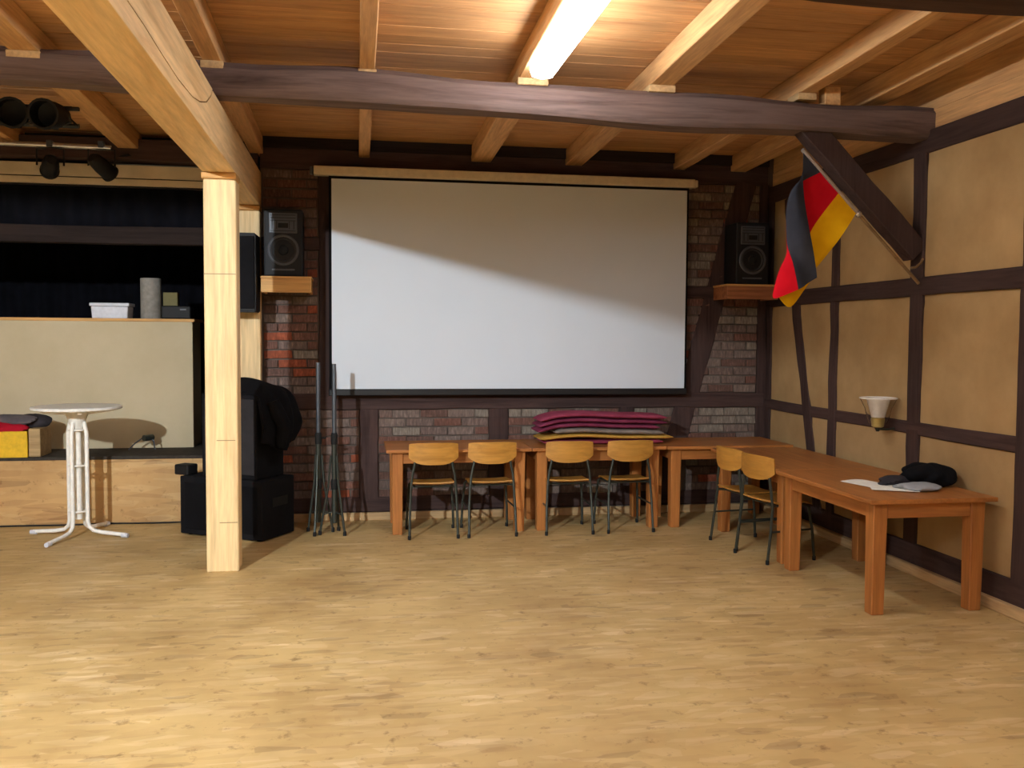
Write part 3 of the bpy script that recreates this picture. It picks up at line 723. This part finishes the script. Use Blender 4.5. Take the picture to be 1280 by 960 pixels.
# spotlights on the lighting bar
bar = MB().tube([(-6.0,8.62,3.42),(-2.12,8.62,3.385)], .024, 12).build('lighting_bar', M['chrome'], None, True); tag(bar, 'silver lighting bar hung under the ceiling above the stage', 'bar')
tr = empty('lighting_truss', (-4, 7.5, 3.3)); tag(tr, 'black lighting truss under the ceiling at the top left', 'truss')
for zz in (.155, .025): MB().tube([(-2.5,0,zz),(1.93,0,zz)], .018, 8).build('chord', M['blackmetal'], tr, True)
MB().tube([(-2.5+k*.13, 0, .155 if k % 2 else .025) for k in range(35)], .009, 6).build('lattice', M['blackmetal'], tr, True)
def par(x, ry, lab):
    o = empty('spotlight', (x, 7.5, 3.325)); tag(o, lab, 'spotlight', 'spotlights over the stage')
    rot = Matrix.Rotation(R(-80), 4, 'X') @ Matrix.Rotation(ry, 4, 'Y')
    MB().lathe([(.05,.17),(.085,.13),(.10,.0),(.10,-.13),(.112,-.135),(.112,-.16),(.095,-.16),(.09,-.03),(.02,.0)], 20, (0,-.07,.06), rot).build('can', M['spk'], o, True)
    MB().tube([(-.12,-.06,.06),(-.12,-.03,.02),(0,0,-.012),(.12,-.03,.02),(.12,-.06,.06)], .009, 6).build('yoke', M['blackmetal'], o, True)
    MB().box(-.02, .02, -.024, .024, -.03, .03, .006).build('clamp', M['blackmetal'], o)
par(-2.78, R(12), 'black stage spotlight on the truss, nearest the left picture border')
par(-2.50, R(-10), 'black stage spotlight in the middle of the truss')
par(-2.24, R(6), 'black stage spotlight on the right end of the truss')
b2 = MB().tube([(-2.2,8.72,3.265),(-1.15,8.72,3.262)], .006, 6).build('curtain_wire', M['stand'], None, True); tag(b2, 'thin steel wire stretched in front of the stage pelmet', 'wire')
def spot(x, y_, z, ry, rx, lab):
    o = empty('spotlight', (x, y_, z)); tag(o, lab, 'spotlight', 'spotlights over the stage')
    rot = Matrix.Scale(.8, 4) @ Matrix.Rotation(rx, 4, 'X') @ Matrix.Rotation(ry, 4, 'Y')
    h = MB().lathe([(.05,.16),(.075,.13),(.09,.0),(.09,-.12),(.10,-.125),(.10,-.15),(.085,-.15),(.08,-.03),(.02,.0)], 20, (0,0,-.16), rot).build('can', M['spk'], o, True)
    MB().tube([(-.11,0,-.16),(-.11,0,-.02),(0,0,.0),(.11,0,-.02),(.11,0,-.16)], .009, 6).build('yoke', M['blackmetal'], o, True)
    MB().box(-.025, .025, -.03, .03, -.005, .055, .006).build('clamp', M['grey'], o)
    MB().box(-.12, .12, -.004, .004, -.42, -.28, .002, rot @ Matrix.Rotation(.3, 4, 'X')).build('barn_door', M['blackmetal'], o)
spot(-2.62, 8.62, 3.375, R(20), R(75), 'left black spotlight clamped in the gap of the silver bar')
spot(-2.20, 8.62, 3.385, R(-25), R(62), 'right black spotlight at the end of the silver bar')
spot(-3.25, 8.62, 3.385, R(5), R(75), 'black spotlight on the silver bar at the left picture border')
pts = [(-5+i*.12, 8.925+.010*math.sin(i*.9)+.004*math.sin(i*.37), .008) for i in range(0, 30)]
cb = MB().tube(pts, .008, 6).build('cable', M['cable'], None, True); tag(cb, 'black cable lying along the foot of the OSB stage front', 'cable')

# ------------------------------------------------------------------ flag
fl = empty('flag', (4.06, 6.21, 2.22)); tag(fl, 'black, red and gold striped flag hanging from a silver pole on the right wall post', 'flag')
O = Vector((4.06, 6.21, 2.22))
FLAG = [  # rows along the fly (v), points along the hoist (u): x, y, z
  [(3.040,6.002,3.054),(3.117,6.018,2.988),(3.195,6.034,2.922),(3.273,6.051,2.856),(3.351,6.067,2.791),(3.429,6.084,2.725),(3.507,6.100,2.659)],
  [(3.030,5.960,2.785),(2.969,5.955,2.772),(2.947,5.980,2.764),(3.033,6.020,2.696),(3.143,6.040,2.536),(3.234,6.050,2.483),(3.367,6.050,2.487)],
  [(3.058,5.920,2.498),(2.971,5.910,2.462),(2.915,5.960,2.449),(2.969,6.020,2.407),(3.081,6.050,2.357),(3.140,6.070,2.304),(3.225,6.070,2.295)],
  [(3.086,5.910,2.312),(3.006,5.900,2.288),(2.940,5.920,2.266),(2.882,5.980,2.243),(2.936,6.040,2.220),(3.059,6.070,2.197),(3.172,6.080,2.216)],
  [(3.113,5.910,2.176),(3.044,5.910,2.131),(2.979,5.920,2.093),(2.842,5.960,2.032),(2.858,6.020,2.074),(2.989,6.040,1.976),(3.144,6.070,2.153)]
]
def ff(u, v):
    p = spline([spline(r_, u) for r_ in FLAG], v)
    return p-O+Vector((0, .012*math.sin(u*16+v*6)*min(1, v*3), 0))
def cloth(name, u0, u1, mat, n):
    MB().grid(lambda u, v: ff(u0+(u1-u0)*u, v), n, 40, .0025).build(name, mat, fl, True)
cloth('black_stripe', 0, .3333, M['fblack'], 12); cloth('red_stripe', .3333, .6667, M['fred'], 12); cloth('gold_stripe', .6667, 1, M['fgold'], 12)
tip, mid, end = Vector((3.032,6.000,3.060)), Vector((3.522,6.103,2.646)), Vector((4.05, 6.215, 2.20))
MB().tube([tip-O, mid-O], .014, 12).build('pole', M['pole'], fl, True)
MB().tube([mid-O, end-O+Vector((.03,.0,-.03))], .012, 10).build('pole_butt', M['polebrown'], fl, True)
MB().lathe([(.018,-.02),(.024,-.01),(.024,.01),(.018,.02)], 12, mid-O, Vector((0,0,1)).rotation_difference(end-mid).to_matrix().to_4x4()).build('ferrule', M['chrome'], fl, True)
MB().tube([(-.06,-.02,.06),(-.02,-.015,.065),(.03,.0,.10),(.052,.01,.13)], .009, 8).build('bracket', M['polebrown'], fl, True)

# ------------------------------------------------------------------ wall sconce
sc = empty('wall_sconce', (3.975, 6.53, 1.075)); tag(sc, 'flared glass wall sconce with white inner cup, on the right wall above the tables', 'sconce')
MB().lathe([(.03,0),(.044,.008),(.052,.06),(.05,.075),(.03,.078)], 24).build('brass_cup', M['brass'], sc, True)
MB().lathe([(.050,.08),(.066,.14),(.088,.222),(.084,.224),(.060,.14),(.044,.08)], 24, closed=True).build('inner_cup', M['opal'], sc, True)
gb = MB().lathe([(.062,.03),(.078,.07),(.096,.15),(.134,.226),(.137,.226),(.099,.149),(.081,.069),(.065,.03)], 32, closed=True).build('glass_bowl', M['glass'], sc, True)
MB().tube([(.136*math.cos(k*.2618),.136*math.sin(k*.2618),.228) for k in range(24)], .006, 6, closed=True).build('rim', M['opal'], gb, True)
MB().tube([(.02,0,-.012),(.08,0,-.016),(.142,0,-.01)], .009, 8).build('wall_arm', M['frame'], sc, True)
MB().tube([(0,0,-.03),(0,0,.01)], [.012,.03], 10).build('finial', M['frame'], sc, True)

# ------------------------------------------------------------------ things on the nearest table
def sheet(x, y_, rz, w_, d, z, lab, mt='paper', name='paper_sheet'):
    def fn(u, v): return ((u-.5)*w_, (v-.5)*d, .004+.006*math.sin(u*3.1)*v)
    tag(MB().grid(fn, 6, 6, .0015).build(name, M[mt], None, True, loc=(x, y_, z), rot=(0,0,rz)), lab, 'paper', None)
TZ = .75
sheet(3.50, 5.86, R(15), .21, .297, TZ, 'farther of two white paper sheets on the nearest table')
sheet(3.55, 5.62, R(-25), .297, .21, TZ+.004, 'nearer of two white paper sheets on the nearest table')
lump('bag', (3.70, 5.56, TZ), (.30,.18,.055), M['greybag'], 'flat pale grey pouch on the nearest table beside the papers', 'bag', 11, R(-10))
lump('jacket', (3.90, 5.78, TZ), (.36,.34,.15), M['jacket'], 'crumpled black jacket on the nearest table by the wall', 'jacket', 13, R(15), 20, .14)
lump('glove', (3.69, 5.78, TZ), (.34,.17,.07), M['darkcloth'], 'flat dark grey glove between the papers and the black jacket', 'glove', 15, R(10), 16, .16)
